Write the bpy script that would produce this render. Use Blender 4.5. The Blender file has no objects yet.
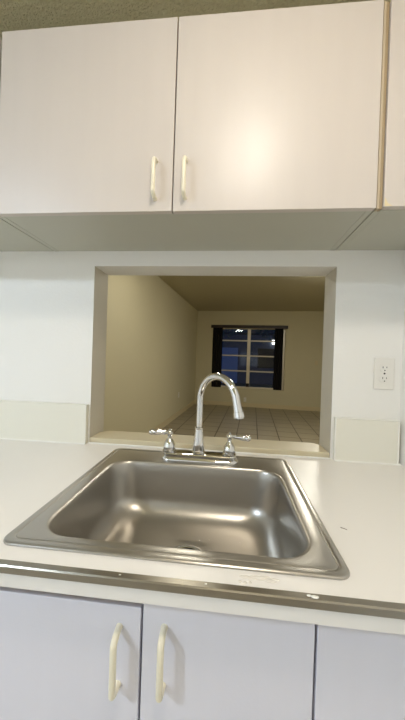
import bpy, bmesh, math, random
from mathutils import Vector, Matrix
random.seed(4)
S = bpy.context.scene
COL = S.collection
H = 0.91                       # counter height; all builder coordinates are relative to the counter top
WPOS = {}

# ------------------------------------------------------------------ materials
def lin(c):
    return tuple(((v/255)/12.92 if v/255 <= .04045 else ((v/255+.055)/1.055)**2.4) for v in c) + (1,)

def mat(name, rgb, rough=.5, metal=0, bump=0, bscale=60, var=0, vscale=(4, 4, 4), spec=.5, coat=0, rvar=0):
    m = bpy.data.materials.new(name); m.use_nodes = True
    nt = m.node_tree; b = nt.nodes['Principled BSDF']
    col = lin(rgb)
    b.inputs['Base Color'].default_value = col
    b.inputs['Roughness'].default_value = rough
    b.inputs['Metallic'].default_value = metal
    b.inputs['Specular IOR Level'].default_value = spec
    b.inputs['Coat Weight'].default_value = coat
    tc = nt.nodes.new('ShaderNodeTexCoord')
    if var or rvar:
        mp = nt.nodes.new('ShaderNodeMapping'); mp.inputs['Scale'].default_value = vscale
        nt.links.new(tc.outputs['Object'], mp.inputs['Vector'])
        n = nt.nodes.new('ShaderNodeTexNoise'); n.inputs['Scale'].default_value = 1; n.inputs['Detail'].default_value = 5
        nt.links.new(mp.outputs['Vector'], n.inputs['Vector'])
        if var:
            r = nt.nodes.new('ShaderNodeMix'); r.data_type = 'RGBA'
            r.inputs['A'].default_value = tuple(v*(1-var) for v in col[:3]) + (1,)
            r.inputs['B'].default_value = tuple(min(1, v*(1+var)) for v in col[:3]) + (1,)
            nt.links.new(n.outputs['Fac'], r.inputs['Factor'])
            nt.links.new(r.outputs['Result'], b.inputs['Base Color'])
        if rvar:
            q = nt.nodes.new('ShaderNodeMapRange')
            q.inputs['To Min'].default_value = rough-rvar; q.inputs['To Max'].default_value = rough+rvar
            nt.links.new(n.outputs['Fac'], q.inputs['Value']); nt.links.new(q.outputs['Result'], b.inputs['Roughness'])
    if bump:
        n2 = nt.nodes.new('ShaderNodeTexNoise'); n2.inputs['Scale'].default_value = bscale; n2.inputs['Detail'].default_value = 3
        nt.links.new(tc.outputs['Object'], n2.inputs['Vector'])
        bp = nt.nodes.new('ShaderNodeBump'); bp.inputs['Strength'].default_value = bump; bp.inputs['Distance'].default_value = .01
        nt.links.new(n2.outputs['Fac'], bp.inputs['Height']); nt.links.new(bp.outputs['Normal'], b.inputs['Normal'])
    return m

def brushed(m, a):
    nt = m.node_tree; b = nt.nodes['Principled BSDF']
    c = nt.nodes.new('ShaderNodeCombineXYZ'); c.inputs['Y'].default_value = 1; c.inputs['X'].default_value = .02; c.inputs['Z'].default_value = .05
    b.inputs['Anisotropic'].default_value = a
    nt.links.new(c.outputs[0], b.inputs['Tangent'])

def emit(name, rgb, strength):
    m = bpy.data.materials.new(name); m.use_nodes = True
    nt = m.node_tree; nt.nodes.clear()
    e = nt.nodes.new('ShaderNodeEmission'); e.inputs['Color'].default_value = rgb + (1,); e.inputs['Strength'].default_value = strength
    o = nt.nodes.new('ShaderNodeOutputMaterial'); nt.links.new(e.outputs[0], o.inputs[0])
    return m

def glass_mat():
    m = bpy.data.materials.new('window_glass'); m.use_nodes = True
    nt = m.node_tree; nt.nodes.clear()
    t = nt.nodes.new('ShaderNodeBsdfTransparent'); t.inputs['Color'].default_value = (.85, .9, .95, 1)
    g = nt.nodes.new('ShaderNodeBsdfGlossy'); g.inputs['Roughness'].default_value = .01
    f = nt.nodes.new('ShaderNodeFresnel'); f.inputs['IOR'].default_value = 1.5
    x = nt.nodes.new('ShaderNodeMixShader'); o = nt.nodes.new('ShaderNodeOutputMaterial')
    nt.links.new(f.outputs[0], x.inputs[0]); nt.links.new(t.outputs[0], x.inputs[1]); nt.links.new(g.outputs[0], x.inputs[2])
    nt.links.new(x.outputs[0], o.inputs[0])
    return m

def tile_mat(name, rgb, grout, size, off=(0, 0), rough=.35):
    m = bpy.data.materials.new(name); m.use_nodes = True
    nt = m.node_tree; b = nt.nodes['Principled BSDF']; b.inputs['Roughness'].default_value = rough
    tc = nt.nodes.new('ShaderNodeTexCoord'); mp = nt.nodes.new('ShaderNodeMapping')
    mp.inputs['Location'].default_value = (off[0], off[1], 0)
    br = nt.nodes.new('ShaderNodeTexBrick'); br.offset = 0; br.squash = 1
    br.inputs['Scale'].default_value = 1; br.inputs['Brick Width'].default_value = size; br.inputs['Row Height'].default_value = size
    br.inputs['Mortar Size'].default_value = .009; br.inputs['Mortar Smooth'].default_value = .1
    c = lin(rgb)
    br.inputs['Color1'].default_value = c; br.inputs['Color2'].default_value = tuple(v*.93 for v in c[:3]) + (1,)
    br.inputs['Mortar'].default_value = lin(grout)
    nt.links.new(tc.outputs['Object'], mp.inputs['Vector']); nt.links.new(mp.outputs['Vector'], br.inputs['Vector'])
    nt.links.new(br.outputs['Color'], b.inputs['Base Color'])
    bp = nt.nodes.new('ShaderNodeBump'); bp.inputs['Strength'].default_value = .3; bp.inputs['Distance'].default_value = .003; bp.invert = True
    nt.links.new(br.outputs['Fac'], bp.inputs['Height']); nt.links.new(bp.outputs['Normal'], b.inputs['Normal'])
    return m

M = {}
M['door'] = mat('white_laminate_door', (207, 198, 190), .38, var=.025, vscale=(30, 30, 3), bump=.03, bscale=250, rvar=.05)
M['base_door'] = mat('cool_lit_laminate_base_door', (226, 224, 232), .42, var=.02, vscale=(30, 30, 3), bump=.03, bscale=250)  # same laminate as the upper doors, with bluish light tinted into the colour
M['carcass'] = mat('cabinet_board', (190, 189, 176), .55, var=.02)
M['edge'] = mat('worn_tan_edge', (160, 140, 108), .5, var=.08, vscale=(60, 60, 6))
M['chip'] = mat('bare_cream_chip', (216, 200, 160), .7, var=.1, vscale=(90, 90, 90))
M['edge_pale'] = mat('pale_worn_edge', (188, 172, 146), .5, var=.06, vscale=(60, 60, 6))
M['brown'] = mat('brown_particle_edge', (92, 66, 50), .8, var=.1, vscale=(200, 200, 200))
M['counter'] = mat('white_laminate_counter', (234, 230, 224), .36, var=.02, vscale=(7, 7, 7), rvar=.08)
M['wall'] = mat('white_wall_paint', (237, 235, 230), .6, bump=.06, bscale=120, var=.01)
M['jamb'] = mat('shaded_wall_paint', (206, 200, 186), .6, bump=.06, bscale=120, var=.02)  # kitchen wall paint again, with the shade of the jambs put into the colour
M['ceiling'] = mat('popcorn_ceiling', (196, 186, 150), .9, bump=1.0, bscale=95, var=.15, vscale=(110, 110, 110))
M['splash'] = mat('pale_laminate_backsplash', (230, 227, 214), .4, var=.02, vscale=(9, 9, 9))
M['caulk'] = mat('white_caulk', (238, 236, 228), .5)
M['sill'] = mat('cream_sill_laminate', (206, 195, 166), .38, var=.02)
M['living_wall'] = mat('beige_living_wall_paint', (207, 199, 169), .7, bump=.06, bscale=90, var=.015)
M['living_ceiling'] = mat('beige_living_ceiling_paint', (188, 180, 152), .8, bump=.25, bscale=70)
M['trim'] = mat('cream_trim_paint', (212, 198, 162), .45)
M['steel'] = mat('brushed_stainless_steel', (182, 178, 171), .33, 1, rvar=.03, vscale=(6, 6, 6))
M['strip'] = mat('aluminium_strip', (164, 158, 146), .32, 1, var=.05, vscale=(4, 90, 90), rvar=.04)
brushed(M['steel'], .35); brushed(M['strip'], .3)
M['chrome'] = mat('polished_chrome', (226, 226, 226), .05, 1)
M['handle'] = mat('cream_plastic_handle', (238, 230, 206), .35)
M['plate'] = mat('white_plastic_plate', (232, 229, 222), .3)
M['dark'] = mat('dark_slot', (40, 36, 34), .7)
M['tile'] = tile_mat('living_floor_tile', (158, 148, 126), (84, 74, 58), .345, (.05, .1))
M['ktile'] = tile_mat('kitchen_floor_tile', (190, 178, 158), (120, 108, 92), .33)
M['curtain'] = mat('black_curtain_fabric', (14, 13, 15), .9, bump=.2, bscale=300)
M['valance'] = mat('dark_brown_wood', (44, 30, 20), .5, var=.15, vscale=(4, 40, 40))
M['frame'] = mat('pale_window_metal', (222, 214, 196), .4, .3)
M['glass'] = glass_mat()
M['leaf'] = mat('dusk_foliage', (60, 88, 92), .7, var=.4, vscale=(9, 9, 9))
M['bark'] = mat('tree_bark', (58, 48, 42), .9, bump=.5, bscale=40)
M['stucco'] = mat('grey_stucco', (86, 92, 108), .85, bump=.2, bscale=60, var=.05)
M['roof'] = mat('dark_roof', (40, 42, 48), .8, var=.2, vscale=(8, 8, 8))
M['ground'] = mat('lawn_ground', (44, 56, 46), .9, var=.3, vscale=(6, 6, 6))
M['garage'] = mat('pale_garage_door', (150, 165, 200), .6)
M['lamp_base'] = mat('lamp_white_metal', (225, 222, 215), .4)
M['stain'] = mat('water_gloss', (232, 226, 216), .06, spec=.7)
M['fleck'] = mat('white_paint_fleck', (240, 238, 230), .5)
M['red_mark'] = mat('dark_scratch', (120, 104, 90), .6)
L1 = emit('warm_lamp_glow', (1.0, .91, .79), 74)
L2 = emit('cool_lamp_glow', (.69, .825, 1.0), 262)
L3 = emit('living_lamp_glow', (1.0, .95, .82), 50)
L5 = emit('living_fill_glow', (1.0, .96, .84), 150)  # glow of the added fill light that brightens the living room
L4 = emit('porch_lamp_glow', (1.0, .93, .8), 6)

# ------------------------------------------------------------------ mesh helpers
def nb(): return bmesh.new()

def box(bm, x0, x1, y0, y1, z0, z1, bev=0, seg=2):
    vs = [bm.verts.new((x, y, z)) for x in (x0, x1) for y in (y0, y1) for z in (z0, z1)]
    F = [(0, 1, 3, 2), (4, 6, 7, 5), (0, 4, 5, 1), (2, 3, 7, 6), (0, 2, 6, 4), (1, 5, 7, 3)]
    fs = [bm.faces.new([vs[i] for i in f]) for f in F]
    if bev:
        es = list({e for f in fs for e in f.edges})
        bmesh.ops.bevel(bm, geom=es, offset=bev, segments=seg, profile=.5, affect='EDGES')
    return bm

def skin_rings(bm, rings, cap0=True, cap1=True):
    V = [[bm.verts.new(p) for p in r] for r in rings]
    for a, b in zip(V, V[1:]):
        n = len(a)
        for i in range(n):
            bm.faces.new((a[i], a[(i+1) % n], b[(i+1) % n], b[i]))
    if cap0: bm.faces.new(V[0][::-1])
    if cap1: bm.faces.new(V[-1])
    return V

def lathe(bm, cx, cy, prof, n=32, cap0=True, cap1=True):
    return skin_rings(bm, [[(cx+r*math.cos(2*math.pi*i/n), cy+r*math.sin(2*math.pi*i/n), z) for i in range(n)] for r, z in prof], cap0, cap1)

def tube(bm, pts, rad, n=20):
    pts = [Vector(p) for p in pts]
    if not hasattr(rad, '__len__'): rad = [rad]*len(pts)
    rings = []; up = None
    for i, p in enumerate(pts):
        t = (pts[min(i+1, len(pts)-1)]-pts[max(i-1, 0)]).normalized()
        if up is None:
            up = t.orthogonal().normalized()
        up = (up-t*up.dot(t)).normalized()
        s = t.cross(up)
        rings.append([p+rad[i]*(math.cos(2*math.pi*k/n)*up+math.sin(2*math.pi*k/n)*s) for k in range(n)])
    skin_rings(bm, rings)

def rr(x0, x1, y0, y1, r, z, n=8):
    out = []
    for cx, cy, a0 in ((x1-r, y1-r, 0), (x0+r, y1-r, 90), (x0+r, y0+r, 180), (x1-r, y0+r, 270)):
        for k in range(n+1):
            a = math.radians(a0+90*k/n)
            out.append((cx+r*math.cos(a), cy+r*math.sin(a), z))
    return out

def grid_wall(bm, us, vs, holes, f, t0, t1):
    """slab in a (u,v) grid without the hole cells; f maps (u,v,t) to a point"""
    P = {}
    def g(i, j, k):
        if (i, j, k) not in P: P[(i, j, k)] = bm.verts.new(f(us[i], vs[j], (t0, t1)[k]))
        return P[(i, j, k)]
    solid = lambda i, j: 0 <= i < len(us)-1 and 0 <= j < len(vs)-1 and (i, j) not in holes
    for i in range(len(us)-1):
        for j in range(len(vs)-1):
            if not solid(i, j): continue
            bm.faces.new((g(i, j, 0), g(i+1, j, 0), g(i+1, j+1, 0), g(i, j+1, 0)))
            bm.faces.new((g(i, j, 1), g(i, j+1, 1), g(i+1, j+1, 1), g(i+1, j, 1)))
            if not solid(i-1, j): bm.faces.new((g(i, j, 0), g(i, j+1, 0), g(i, j+1, 1), g(i, j, 1)))
            if not solid(i+1, j): bm.faces.new((g(i+1, j, 0), g(i+1, j, 1), g(i+1, j+1, 1), g(i+1, j+1, 0)))
            if not solid(i, j-1): bm.faces.new((g(i, j, 0), g(i, j, 1), g(i+1, j, 1), g(i+1, j, 0)))
            if not solid(i, j+1): bm.faces.new((g(i, j+1, 0), g(i+1, j+1, 0), g(i+1, j+1, 1), g(i, j+1, 1)))
    return bm

TH = .08                                   # the living room sits slightly turned to the kitchen wall
LO = Vector((.757, 6.474, 0))
LM = Matrix.Translation(LO) @ Matrix.Rotation(-TH, 4, 'Z')
def liv(bm): bm.transform(LM); return bm
def lp(u, v, z=0): return LM @ Vector((u, v, z))

def link(name, bm, m, parent=None, smooth=False):
    bmesh.ops.recalc_face_normals(bm, faces=bm.faces)
    xs = [v.co for v in bm.verts]
    lo = Vector([min(c[i] for c in xs) for i in range(3)]); hi = Vector([max(c[i] for c in xs) for i in range(3)])
    org = Vector(((lo.x+hi.x)/2, (lo.y+hi.y)/2, lo.z))
    bmesh.ops.translate(bm, verts=bm.verts, vec=-org)
    me = bpy.data.meshes.new(name); bm.to_mesh(me); bm.free()
    ms = m if isinstance(m, (list, tuple)) else [m]
    for x in ms: me.materials.append(x)
    if smooth:
        me.polygons.foreach_set('use_smooth', [True]*len(me.polygons))
        me.set_sharp_from_angle(angle=math.radians(smooth if smooth is not True else 40))
    o = bpy.data.objects.new(name, me); COL.objects.link(o)
    w = org+Vector((0, 0, H)); WPOS[o] = w
    o.location = w-(WPOS[parent] if parent else Vector((0, 0, 0)))
    if parent: o.parent = parent
    return o

def tag(o, label, cat, group=None):
    o['label'] = label; o['category'] = cat
    if group: o['group'] = group
    return o

def thing(name, label, cat, loc, group=None):
    o = bpy.data.objects.new(name, None); COL.objects.link(o)
    o.empty_display_size = .05
    w = Vector(loc)+Vector((0, 0, H)); o.location = w; WPOS[o] = w
    return tag(o, label, cat, group)

def struct(name, bm, m, parent=None, smooth=False):
    o = link(name, bm, m, parent, smooth)
    if not parent: o['kind'] = 'structure'
    return o

# ------------------------------------------------------------------ room shell
OX0, OX1, OZ, WT = -.508, .4288, .7135, .126
RW = .668; KL = -2.7; KB = -3.1; KC = 1.50; FL = -.91; LC = 1.65
f_xz = lambda u, v, t: (u, t, v)
# partition wall with the pass-through opening: kitchen face white, jambs darkened by shade put into the paint colour, far face beige
bm = nb()
grid_wall(bm, [KL, OX0, OX1, 3.4], [FL, 0.0, OZ, LC], {(1, 1)}, f_xz, 0, WT)
w = struct('wall_back', bm, [M['wall'], M['jamb'], M['living_wall']])
for p in w.data.polygons:
    c = p.center + Vector(w.location)
    if p.normal.y > .9: p.material_index = 2
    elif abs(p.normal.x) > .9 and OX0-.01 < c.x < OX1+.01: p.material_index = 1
    elif p.normal.z < -.9 and c.z > H+.5: p.material_index = 0
bm = nb(); box(bm, RW, RW+.1, KB, 0, FL, KC); struct('wall_right', bm, M['wall'])
bm = nb(); box(bm, KL-.1, KL, KB, 0, FL, KC); struct('wall_left', bm, M['wall'])
bm = nb(); box(bm, KL-.1, RW+.1, KB-.1, KB, FL, KC); struct('wall_rear', bm, M['wall'])
bm = nb(); box(bm, KL-.1, RW+.1, KB-.1, 0, KC, KC+.08); struct('ceiling', bm, M['ceiling'])
bm = nb(); box(bm, KL-.1, RW+.1, KB-.1, WT, FL-.1, FL); struct('floor', bm, M['ktile'])

# sill board of the opening (rounded far corners)
bm = nb()
def sill_ring(z, g):
    return [(x, y, z) for x, y, _ in rr(OX0+.001+g, OX1-.02-g, -.002+g, .118-g, .003, z, 6)]
def sill_loop(z, g):
    r = .045; n = 8; x0, x1, y0, y1 = OX0+.001+g, OX1-.003-g, -.002+g, .118-g
    pts = [(x0, y0, z), (x1, y0, z)]
    for cx, a0 in ((x1-r, 0), (x0+r, 90)):
        for k in range(n+1):
            a = math.radians(a0+90*k/n); pts.append((cx+r*math.cos(a), y1-r+r*math.sin(a), z))
    return pts
skin_rings(bm, [sill_loop(.001, 0), sill_loop(.019, 0), sill_loop(.0215, .002)])
struct('trim_1', bm, M['sill'], smooth=30)

# living room
UL = -1.64
bm = nb(); c0 = lp(UL, 0)
box(bm, UL-.12, UL, -6.75, .2, FL, LC); liv(bm)
for v in bm.verts: v.co.y = max(v.co.y, WT)
struct('wall_living_left', bm, M['living_wall'])
WU0, WU1, WZ0, WZ1 = -1.20, .72, -.425, 1.22
bm = nb(); grid_wall(bm, [UL-.12, WU0, WU1, 2.7], [FL, WZ0, WZ1, LC], {(1, 1)}, f_xz, 0, .16); liv(bm)
struct('wall_living_back', bm, M['living_wall'])
bm = nb(); box(bm, 2.5, 2.62, -6.4, 0, FL, LC); liv(bm)
for v in bm.verts: v.co.y = max(v.co.y, WT)
struct('wall_living_right', bm, M['living_wall'])
bm = nb(); box(bm, UL-.2, 2.7, -6.6, .16, LC, LC+.08); liv(bm)
for v in bm.verts: v.co.y = max(v.co.y, WT)
struct('ceiling_living', bm, M['living_ceiling'])
bm = nb(); box(bm, UL-.2, 2.7, -6.6, .16, FL-.1, FL); liv(bm)
for v in bm.verts: v.co.y = max(v.co.y, WT)
fl = struct('floor_living', bm, M['tile'])
me = fl.data; R = Matrix.Rotation(-TH, 4, 'Z')          # keep tile rows square to the room
me.transform(R.inverted()); fl.rotation_euler = (0, 0, -TH)
bm = nb(); box(bm, UL, 2.5, -.014, -.0005, FL, FL+.11, .004); liv(bm); struct('baseboard_back', bm, M['trim'])
bm = nb(); box(bm, UL+.0005, UL+.014, -6.2, -.015, FL, FL+.11, .004); liv(bm); struct('baseboard_left', bm, M['trim'])

# window in the living room
V0 = .09
bm = nb()
for a in ((WU0, WU0+.05, WZ0, WZ1), (WU1-.05, WU1, WZ0, WZ1), (WU0+.05, WU1-.05, WZ0, WZ0+.045), (WU0+.05, WU1-.05, WZ1-.045, WZ1)):
    box(bm, a[0], a[1], V0, V0+.06, a[2], a[3], .003)
liv(bm); win = struct('window_1', bm, M['frame'])
bm = nb(); box(bm, -.262, -.175, V0-.012, V0+.055, WZ0+.046, WZ1-.046, .005); liv(bm); struct('mullion', bm, M['frame'], win)
zs = [WZ0+.046, .04, .455, .86, WZ1-.046]
for (ua, ub) in ((WU0+.051, -.263), (-.174, WU1-.051)):
    for k in range(4):
        if k: 
            bm = nb(); box(bm, ua, ub, V0, V0+.04, zs[k]-.017, zs[k]+.017, .004); liv(bm); struct('crossbar', bm, M['frame'], win)
        bm = nb(); box(bm, ua, ub, V0+.018, V0+.023, zs[k]+(.0175 if k else .001), zs[k+1]-(.0175 if k < 3 else .001)); liv(bm); struct('glass_pane', bm, M['glass'], win)
bm = nb(); box(bm, -.26, -.18, V0-.05, V0-.0125, WZ0+.047, WZ0+.14, .006); box(bm, -.235, -.205, V0-.10, V0-.045, WZ0+.085, WZ0+.105, .006)
liv(bm); o = struct('window_crank', bm, M['dark'], win); o['label'] = 'dark window crank'

def curtain(u0, u1, label):
    bm = nb(); n = 60; a = []; b = []
    for i in range(n+1):
        u = u0+(u1-u0)*i/n; v = .042+.018*math.sin(i/n*math.pi*9)
        a.append((u, v-.003)); b.append((u, v+.003))
    loop = a+b[::-1]
    skin_rings(bm, [[(u, v, WZ0+.004) for u, v in loop], [(u, v, WZ1-.002) for u, v in loop]])
    liv(bm); tag(link('curtain', bm, M['curtain'], smooth=50), label, 'curtain', 'black curtains of the living room window')
curtain(WU0+.003, WU0+.27, 'black curtain hanging at the left side of the far window')
curtain(WU1-.27, WU1-.055, 'black curtain hanging at the right side of the far window')
t = thing('curtain_valance', 'dark brown wooden valance board across the top of the far window', 'valance', lp(-.22, -.03, WZ1-.03))
bm = nb(); box(bm, WU0-.04, WU1+.05, -.05, -.034, WZ1-.035, WZ1+.045, .003); liv(bm); link('face_board', bm, M['valance'], t)
for u in (WU0-.04, WU1+.036):
    bm = nb(); box(bm, u, u+.014, -.0335, -.0005, WZ1-.035, WZ1+.045, .002); liv(bm); link('return_board', bm, M['valance'], t)

# ------------------------------------------------------------------ outside, dusk
bm = nb(); box(bm, -14, 16, 6.9, 30, FL-.25, FL-.1); struct('ground', bm, M['ground'])
house = thing('neighbouring_house', 'grey neighbouring house beyond the far window at dusk', 'house', (1, 16, FL-.1))
bm = nb(); box(bm, -5, 7, 15, 20, FL-.1, 1.75); link('wall', bm, M['stucco'], house)
bm = nb(); skin_rings(bm, [[(-5.4, 14.998, 1.7501), (7.4, 14.998, 1.7501), (7.4, 17.5, 3.0), (-5.4, 17.5, 3.0)], [(-5.4, 14.998, 1.85), (7.4, 14.998, 1.85), (7.4, 17.5, 3.15), (-5.4, 17.5, 3.15)]])
link('roof', bm, M['roof'], house)
bm = nb(); box(bm, -1.6, 0.5, 14.998, 15.0, FL-.1, 1.0, .01); link('garage_door', bm, M['garage'], house)
bm = nb(); box(bm, 1.6, 2.6, 14.998, 15.0, -.1, 1.0, .01); link('window', bm, M['dark'], house)
pl = thing('porch_lamp', 'small glowing porch lamp on the neighbouring house outside the far window', 'lamp', (2.45, 14.9, 1.25))
bm = nb(); lathe(bm, 2.45, 14.88, [(.05, 1.25), (.09, 1.27), (.09, 1.46), (.05, 1.49)], 16); link('lantern_glass', bm, L4, pl, True)
bm = nb(); box(bm, 2.41, 2.49, 14.84, 14.9975, 1.49, 1.53, .01); link('bracket', bm, M['dark'], pl)
def tree(x, y, h, r, label):
    t = thing('tree', label, 'tree', (x, y, FL-.1), 'trees outside the far window')
    bm = nb(); tube(bm, [(x, y, FL-.1), (x+.05, y, h*.4), (x-.05, y, h*.8), (x+.03, y, h+r*.4)], [.16, .12, .09, .04], 12)
    link('trunk', bm, M['bark'], t, True)
    bm = nb()
    for i in range(900):
        d = Vector((random.gauss(0, 1), random.gauss(0, 1), random.gauss(0, .7))); d = d.normalized()*r*random.uniform(.35, 1)**.6
        c = Vector((x, y, h+r*.4))+d
        a = Vector((random.gauss(0, 1), random.gauss(0, 1), random.gauss(0, 1))).normalized(); b = a.orthogonal().normalized()
        s = random.uniform(.08, .18)
        vs = [bm.verts.new(c+a*s), bm.verts.new(c+b*s*.45), bm.verts.new(c-a*s), bm.verts.new(c-b*s*.45)]
        bm.faces.new(vs)
    link('foliage', bm, M['leaf'], t)
tree(-.6, 11.5, 1.75, 1.3, 'leafy dark tree seen through the upper left panes of the far window')
tree(2.2, 12.2, 1.95, 1.3, 'leafy dark tree seen through the upper right panes of the far window')

# ------------------------------------------------------------------ handles
def handle(parent, x, yd, zlo, zhi, out=.025, r=.0058):
    """bowed D pull: straight grip standing off the door, curved back at both ends, one mesh"""
    bm = nb(); pts = []
    e = .013
    for k in range(9):                    # lower return: short and tight
        a = math.pi/2*k/8
        pts.append((x, yd-out*math.sin(a), zlo+.010*(1-math.cos(a))))
    for k in range(9):
        a = math.pi/2*(1-k/8)
        pts.append((x, yd-out*math.sin(a), zhi-e*(1-math.cos(a))*1.0))
    pts[0] = (x, yd+.0005, zlo); pts[-1] = (x, yd+.0005, zhi)
    rad = [r*1.12 if i in (0, len(pts)-1) else r for i in range(len(pts))]
    tube(bm, pts, rad, 16)
    return link('handle', bm, M['handle'], parent, True)

# ------------------------------------------------------------------ upper cabinets
KZ, KT, KY = .7722, 1.3168, -.3012
D = .018
def wall_cabinet(x0, x1, label):
    t = thing('wall_cabinet', label, 'cabinet', ((x0+x1)/2, -.14, KZ))
    yb = KY+D+.002
    for a in (x0, x1-.018):
        bm = nb(); box(bm, a, a+.018, yb, -.001, KZ, KT-.002, .0006, 1); link('side_panel', bm, M['carcass'], t)
    bm = nb(); box(bm, x0+.0183, x1-.0183, yb, -.001, KZ+.0007, KZ+.018, .0007, 1); link('bottom_panel', bm, M['carcass'], t)
    bm = nb(); box(bm, x0+.0185, x1-.0185, yb, -.001, KT-.02, KT-.002, .0006, 1); link('top_panel', bm, M['carcass'], t)
    bm = nb(); box(bm, x0+.0185, x1-.0185, -.007, -.0015, KZ+.0185, KT-.0205); link('back_panel', bm, M['carcass'], t)
    return t
K0, K1, K2 = -.668, -.1317, .4172
def door(parent, x0, x1, z0, z1, yf, m, label=None, bev=.0012):
    bm = nb(); box(bm, x0, x1, yf, yf+D, z0, z1, bev, 2)
    o = link('door', bm, m, parent)
    return o
cab = wall_cabinet(K0-.012, .4185, 'wide two-door white wall cabinet above the sink and pass-through')
d = door(cab, K0, K1-.0018, KZ-.001, KT, KY, M['door']); handle(d, -.182, KY, .806, .911)
d = door(cab, K1+.0018, K2, KZ-.002, KT, KY, M['door']); handle(d, -.0965, KY, .806, .911)
cr = wall_cabinet(.4215, RW-.002, 'narrow white wall cabinet in the right corner beyond the tan strip')
bm = nb(); box(bm, .4198, .4263, KY+.003, KY+D+.001, KZ-.003, KT, .0015); o = link('filler_strip', bm, M['edge_pale'], cr); o['label'] = 'pale tan edge strip'
bm = nb(); box(bm, .4265, .4345, KY+.005, KY+D+.001, KZ-.003, KT, .0015); o = link('filler_strip', bm, M['edge'], cr); o['label'] = 'worn tan edge strip'
d = door(cr, .4362, RW-.004, KZ+.001, KT, KY, M['door'])
bm = nb(); q = [(.4375, KZ+.0022), (.457, KZ+.0022), (.450, KZ+.007), (.4455, KZ+.010), (.442, KZ+.018), (.4375, KZ+.026)]
skin_rings(bm, [[(x, y, z) for x, z in q] for y in (KY+.0003, KY-.0004)]); o = link('chipped_corner', bm, M['chip'], d); o['label'] = 'cream chipped patch at the lower corner'
cl = wall_cabinet(-1.3, K0-.016, 'white wall cabinet at the left edge, left of the two-door one')
d = door(cl, -1.295, K0-.017, KZ, KT, KY, M['door'])

# ------------------------------------------------------------------ countertop
XS0, YSB = -.3729, -.0492; XS1 = XS0+.635; YSF = YSB-.558
YC = -.6415; CX0 = -1.9
ct = thing('countertop', 'white laminate countertop with metal front edge around the sink', 'countertop', ((CX0+RW)/2, -.33, -.036))
bm = nb()
grid_wall(bm, [CX0, XS0+.022, XS1-.022, RW-.001], [-.652, YSF+.022, YSB-.022, -.001], {(1, 1)}, lambda u, v, t: (u, v, t), -.036, 0)
link('slab', bm, M['counter'], ct)
# metal nosing: thin strip lapped over the front edge
bm = nb()
prof = [(YC, .0002), (YC, .0016), (-.6525, .0016), (-.6545, -.0004), (-.6545, -.0115), (-.6522, -.0115), (-.6522, .0002)]
skin_rings(bm, [[(x, y, z) for y, z in prof] for x in (CX0, RW-.001)])
link('edge_strip', bm, M['strip'], ct)['label'] = 'brushed metal edge strip'
bm = nb()
for x0, x1 in ((CX0, OX0-.006), (OX0-.004, OX1+.006), (OX1+.008, RW-.004)):
    y = -.0235 if x0 != OX0-.004 else -.0065
    tube(bm, [(x0, y, .0015), (x1, y, .0015)], .0032, 8)
link('caulk_bead', bm, M['caulk'], ct)
# paint flecks on the strip, a small wet patch and scratch
for x, y, s in ((.178, -.6465, .0028), (.186, -.648, .0042), (.189, -.647, .0025), (.02, -.6462, .0016), (-.12, -.647, .0016)):
    bm = nb(); bmesh.ops.create_icosphere(bm, subdivisions=2, radius=s, matrix=Matrix.Translation((x, y, .0018)) @ Matrix.Diagonal((1.4, .8, .3, 1)))
    link('paint_fleck', bm, M['fleck'], ct, True)
bm = nb()
for k in range(7):
    bmesh.ops.create_icosphere(bm, subdivisions=2, radius=.007*random.uniform(.6, 1.2), matrix=Matrix.Translation((.083+.008*k, -.6215+random.uniform(-.003, .003), .0002)) @ Matrix.Diagonal((1.5, .6, .12, 1)))
for x, y in ((.074, -.632), (.082, -.633), (.09, -.632)):
    bmesh.ops.create_icosphere(bm, subdivisions=2, radius=.003, matrix=Matrix.Translation((x, y, .0002)) @ Matrix.Diagonal((1, 1, .25, 1)))
tag(link('water_patch', bm, M['stain'], None, True), 'small wet patch on the counter in front of the sink rim', 'water')['kind'] = 'stuff'
bm = nb(); tube(bm, [(.297, -.452, .0004), (.303, -.455, .0006), (.308, -.459, .0004)], .0007, 6); link('scratch', bm, M['red_mark'], ct)

# backsplashes
bm = nb(); box(bm, CX0, OX0-.006, -.021, -.0008, .0005, .156, .0015); tag(link('backsplash', bm, M['splash']), 'long pale backsplash panel along the wall left of the opening', 'backsplash', 'backsplash panels')
bs = thing('backsplash', 'short pale backsplash panel in the right corner below the outlet', 'backsplash', (.55, -.01, 0), 'backsplash panels')
bm = nb(); box(bm, OX1+.0095, .6545, -.021, -.0008, .0005, .156, .0015); link('panel', bm, M['splash'], bs)
bm = nb()
tube(bm, [(OX1+.0095, -.0215, .157), (.655, -.0215, .157)], .003, 8); tube(bm, [(.6553, -.0215, .004), (.6553, -.0215, .157)], .003, 8)
tube(bm, [(OX1+.0085, -.0215, .004), (OX1+.0085, -.0215, .157)], .003, 8)
link('caulk_bead', bm, M['caulk'], bs)

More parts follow.
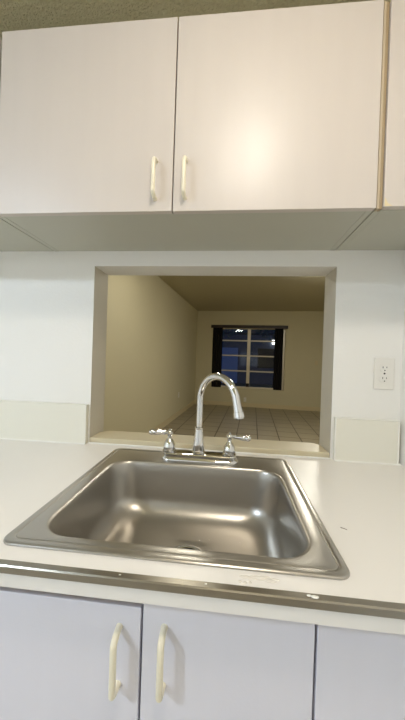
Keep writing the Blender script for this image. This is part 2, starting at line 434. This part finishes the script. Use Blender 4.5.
# ------------------------------------------------------------------ sink
sk = thing('kitchen_sink', 'single-bowl stainless steel drop-in sink set in the white counter', 'sink', ((XS0+XS1)/2, (YSB+YSF)/2, 0))
BX0, BX1, BY0, BY1 = -.326, .213, -.570, -.165     # bowl mouth
O = lambda i, r, z: rr(XS0+i, XS1-i, YSF+i, YSB-i, r, z)
B = lambda i, r, z: rr(BX0+i, BX1-i, BY0+i, BY1-i, r, z)
DX, DY, DR, ZB = -.052, -.36, .046, -.170
rings = [O(.004, .022, .0004), O(0, .026, .0006), O(.0004, .026, .003), O(.002, .025, .0045), O(.004, .024, .005), O(.0145, .018, .005), O(.0155, .017, .0046), O(.0168, .016, .0036),
         O(.0182, .016, .0042), O(.0192, .016, .0044), B(-.006, .072, .0040), B(-.002, .069, .0034), B(.0, .068, .0018), B(.0025, .067, -.002), B(.004, .067, -.007)]
for k in range(1, 5):
    s = k/4; rings.append(B(.004+.012*s, .068+.006*s, -.007-.093*s))
for k in range(1, 9):
    a = math.pi/2*k/8; i = .016+.058*(1-math.cos(a)); rings.append(B(i, .074+.02*(k/8), -.100-.060*math.sin(a)))
last = rings[-1]
circ = rr(DX-.0585, DX+.0585, DY-.0585, DY+.0585, .0585, 0)
for s in (.25, .5, .75, 1):
    rings.append([(l[0]*(1-s)+c[0]*s, l[1]*(1-s)+c[1]*s, -.160+(ZB+.160)*s) for l, c in zip(last, circ)])
for r_, z in ((.055, ZB-.003), (DR, ZB-.004)):
    rings.append([(DX+(c[0]-DX)*r_/.0585, DY+(c[1]-DY)*r_/.0585, z) for c in circ])
bm = nb(); skin_rings(bm, rings, False, False)
bmesh.ops.remove_doubles(bm, verts=bm.verts, dist=1e-5)
basin = link('basin', bm, M['steel'], sk, 35)
dr = None
bm = nb(); lathe(bm, DX, DY, [(.0445, ZB-.004), (.0445, ZB+.0005), (.048, ZB+.003), (.053, ZB+.003), (.0575, ZB+.0008), (.0575, ZB-.0005)], 40, False, False)
dr = link('drain_flange', bm, M['chrome'], sk, True)
bm = nb(); lathe(bm, DX, DY, [(.0442, ZB-.002), (.043, ZB-.02), (.036, ZB-.05), (.02, ZB-.055)], 32, False, True); link('drain_cup', bm, M['dark'], sk, True)
bm = nb()
for i in range(26):
    x = random.uniform(-.1, .14); y = random.uniform(-.30, -.215)
    bmesh.ops.create_icosphere(bm, subdivisions=1, radius=random.uniform(.0015, .003), matrix=Matrix.Translation((x, y, -.1605-.008*max(0, 1-abs(x-DX)/.2))) @ Matrix.Diagonal((1, 1, .4, 1)))
o = tag(link('water_drops', bm, M['stain'], None, True), 'scattered water drops on the bottom of the sink bowl', 'water'); o['kind'] = 'stuff'

# ------------------------------------------------------------------ faucet
FX, FY, FZ = -.0512, -.123, .0044
fc = thing('kitchen_faucet', 'chrome gooseneck faucet with two lever handles behind the sink bowl', 'faucet', (FX, FY, FZ))
bm = nb(); 
P = lambda i, z: rr(FX-.128+i, FX+.136-i, FY-.031+i, FY+.031-i, .0305-i, z, 10)
skin_rings(bm, [P(0, FZ), P(0, FZ+.006), P(.002, FZ+.010), P(.005, FZ+.0125), P(.0065, FZ+.014), P(.007, FZ+.022), P(.0095, FZ+.0255), P(.015, FZ+.0265)])
link('deck_plate', bm, M['chrome'], fc, 30)
zt = FZ+.0265
bm = nb(); lathe(bm, FX, FY, [(.0225, zt), (.0225, zt+.004), (.020, zt+.007), (.0212, zt+.012), (.0200, zt+.03), (.0172, zt+.055), (.0145, zt+.078), (.0142, zt+.082), (.0158, zt+.084), (.0158, zt+.088), (.0125, zt+.090)], 36)
sb = link('spout_base', bm, M['chrome'], fc, 30)
# gooseneck
az = math.radians(-43); dv = Vector((math.cos(az), math.sin(az), 0))
pts = []; rad = []
base = Vector((FX, FY, 0))
for z in (.109, .13, .16, .19, .21):
    pts.append(base+Vector((0, 0, z))); rad.append(.0112)
Rr = .083; zc = .217
for k in range(1, 25):
    a = math.radians(180-k*(168/24))
    pts.append(base+dv*(Rr+Rr*math.cos(a))+Vector((0, 0, zc+Rr*math.sin(a)))); rad.append(.0112+.001*(k/24))
tdir = (pts[-1]-pts[-2]).normalized(); tip0 = pts[-1]
for s, r_ in ((.012, .0125), (.026, .0133), (.036, .0138), (.0365, .0158), (.052, .0168), (.0525, .0145), (.056, .014)):
    pts.append(tip0+tdir*s); rad.append(r_)
bm = nb(); tube(bm, pts, rad, 28); link('spout', bm, M['chrome'], fc, 30)
bm = nb(); tube(bm, [pts[-1]-tdir*.002, pts[-1]+tdir*.0012], .0105, 20); link('aerator', bm, M['dark'], fc)
for sx, x in ((-1, FX-.1025), (1, FX+.1055)):
    bm = nb(); lathe(bm, x, FY, [(.0225, zt), (.0225, zt+.004), (.0195, zt+.006), (.0212, zt+.010), (.0210, zt+.018), (.0180, zt+.028), (.0125, zt+.038), (.0075, zt+.043), (.0062, zt+.047), (.0085, zt+.050), (.0085, zt+.053), (.0062, zt+.055)], 32)
    vb = link('valve_bell', bm, M['chrome'], fc, 30)
    bm = nb(); zk = zt+.060
    lathe(bm, x, FY, [(.006, zk-.005), (.0105, zk-.002), (.0125, zk+.003), (.0105, zk+.008), (.0065, zk+.011), (.0045, zk+.0125), (.0055, zk+.0145), (.003, zk+.017)], 24)
    L = [(.004, .0055), (.014, .0052), (.018, .0080), (.021, .0058), (.030, .0066), (.042, .0082), (.052, .0086), (.056, .0074), (.059, .0088), (.064, .0088), (.071, .0050)]
    dirv = Vector((sx, -.12, -.03 if sx > 0 else .02)).normalized()
    tube(bm, [Vector((x, FY, zk+.003))+dirv*a for a, _ in L], [r_*1.22 for _, r_ in L], 18)
    link('lever_handle', bm, M['chrome'], vb, 35)

# ------------------------------------------------------------------ base cabinets
LY = -.615; LT = -.0688
def base_cabinet(x0, x1, label):
    t = thing('base_cabinet', label, 'cabinet', ((x0+x1)/2, -.3, FL))
    yb = LY+D+.003
    zt_ = -.037
    for a in ((x0, x0+.016), (x1-.016, x1)):
        bm = nb(); box(bm, a[0], a[1], yb, -.002, FL+.1, zt_); link('side_panel', bm, M['brown'], t)
    bm = nb(); box(bm, x0+.0165, x1-.0165, yb, yb+.018, -.115, zt_); link('face_rail', bm, M['brown'], t)
    bm = nb(); box(bm, x0+.0165, x1-.0165, yb, -.002, FL+.1, FL+.118); link('bottom_panel', bm, M['carcass'], t)
    bm = nb(); box(bm, x0, x1, yb+.06, yb+.078, FL, FL+.099); link('toe_kick', bm, M['carcass'], t)
    return t
L1X, L2X = -.0906, .2012
bc = base_cabinet(L1X-.30, RW-.003, 'white base cabinet under the sink with two cream bar handles')
d = door(bc, L1X-.296, L1X-.0022, FL+.12, -.078, LY, M['base_door']); handle(d, -.130, LY, -.215, -.1145)
d = door(bc, L1X+.0022, L2X-.0022, FL+.12, -.0665, LY, M['base_door']); handle(d, -.0505, LY, -.206, -.106)
door(bc, L2X+.0022, RW-.008, FL+.12, -.0665, LY, M['base_door'])
bc3 = base_cabinet(CX0+.002, L1X-.301, 'white base cabinet at the far left, before the sink doors')
door(bc3, L1X-.80, L1X-.300, FL+.12, -.078, LY, M['base_door'])

# ------------------------------------------------------------------ outlets
def outlet(f, label, group=None, loc=(0, 0, 0)):
    t = thing('wall_outlet', label, 'outlet', loc, group)
    W, Hh = .0348, .0575
    bm = nb(); box(bm, -W, W, -.0065, -.0006, -Hh, Hh, .0025, 3); f(bm); link('cover_plate', bm, M['plate'], t)
    for zc_ in (-.0195, .0195):
        bm = nb()
        skin_rings(bm, [[(x, -.0064, zc_+z) for x, z, _ in rr(-.0165, .0165, -.0145, .0145, .010, 0)], [(x, -.0082, zc_+z) for x, z, _ in rr(-.0160, .0160, -.0140, .0140, .010, 0)]])
        f(bm); s = link('socket_face', bm, M['plate'], t)
        bm = nb()
        for x, w_, h_ in ((-.0065, .0011, .0034), (.0065, .0010, .0028)):
            box(bm, x-w_, x+w_, -.0086, -.0081, zc_+.003-h_, zc_+.003+h_)
        skin_rings(bm, [[(x, y, zc_-.008+z) for x, z, _ in rr(-.0022, .0022, -.0022, .0022, .0022, 0, 3)] for y in (-.0081, -.0086)])
        f(bm); link('slots', bm, M['dark'], s)
    bm = nb(); skin_rings(bm, [[(x, y, z) for x, z, _ in rr(-.0032, .0032, -.0032, .0032, .0032, 0, 4)] for y in (-.006, -.0075)]); f(bm); link('screw', bm, M['dark'], t)
def shift(x, y, z): return lambda bm: bm.transform(Matrix.Translation((x, y, z)))
outlet(shift(.6065, 0, .3235), 'white duplex outlet on the kitchen wall above the short backsplash', loc=(.6065, 0, .266))
outlet(lambda bm: liv(bm.transform(Matrix.Translation((-.27, 0, -.715))) or bm), 'small beige outlet low on the far wall under the window', 'living room outlets', loc=lp(-.27, 0, -.77))
outlet(lambda bm: liv(bm.transform(Matrix.Translation((UL, -1.75, -.45)) @ Matrix.Rotation(math.pi/2, 4, 'Z')) or bm), 'small outlet on the left wall of the room beyond', 'living room outlets', loc=lp(UL, -1.75, -.51))
t = thing('light_switch', 'small switch on the far wall right of the window', 'switch', lp(1.5, 0, .27))
bm = nb(); box(bm, 1.465, 1.535, -.007, -.0006, .27, .385, .002); liv(bm); link('cover_plate', bm, M['trim'], t)
bm = nb(); box(bm, 1.495, 1.505, -.014, -.0068, .32, .34, .001); liv(bm); link('toggle', bm, M['trim'], t)

# ------------------------------------------------------------------ lamps
def ceiling_lamp(x, y, zc_, r, m, label):
    t = thing('ceiling_light', label, 'lamp', (x, y, zc_), 'ceiling lights')
    bm = nb(); lathe(bm, x, y, [(r*1.12, zc_-.0005), (r*1.12, zc_-.022), (r*1.0, zc_-.026)], 40); link('lamp_base', bm, M['lamp_base'], t, 30)
    bm = nb(); lathe(bm, x, y, [(r*.97, zc_-.0262)]+[(r*.97*math.cos(a), zc_-.0262-.05*math.sin(a)) for a in [math.pi/2*k/8 for k in range(1, 8)]], 40); link('diffuser', bm, m, t, True)
ceiling_lamp(.12, -1.08, KC, .115, L1, 'round warm ceiling light over the kitchen sink aisle')
ceiling_lamp(-1.75, -2.1, KC, .13, L2, 'round cool white ceiling light at the back of the kitchen')
ceiling_lamp(-.35, 1.9, LC, .15, L3, 'round dim ceiling light of the room beyond, nearest its left wall')
ceiling_lamp(1.35, 2.9, LC, .16, L5, 'round bright fill light added in the middle of the room beyond')  # added, unseen: carries most of the living room light away from the left wall

# ------------------------------------------------------------------ world
wd = bpy.data.worlds.new('dusk_sky'); S.world = wd; wd.use_nodes = True
bg = wd.node_tree.nodes['Background']; bg.inputs['Color'].default_value = (.16, .27, .55, 1); bg.inputs['Strength'].default_value = .55

# ------------------------------------------------------------------ camera (solved from the photograph's straight edges)
cd = bpy.data.cameras.new('camera'); cam = bpy.data.objects.new('camera', cd); COL.objects.link(cam)
cd.sensor_fit = 'VERTICAL'; cd.sensor_height = 36; cd.lens = 281.175/720*36; cd.clip_start = .01; cd.clip_end = 200
r = Vector((0.994771, 0.096425, 0.033654)); u = Vector((-0.034199, 0.004005, 0.999407)); f = Vector((-0.096233, 0.995332, -0.007282))
cam.matrix_world = Matrix(((r.x, u.x, -f.x, .045357), (r.y, u.y, -f.y, -1.086967), (r.z, u.z, -f.z, .357991+H), (0, 0, 0, 1)))
S.camera = cam
S.view_settings.view_transform = 'Standard'; S.view_settings.look = 'None'
S.view_settings.gamma = 1; S.view_settings.use_curve_mapping = False; S.view_settings.exposure = 0
S.cycles.max_bounces = 12; S.cycles.diffuse_bounces = 6
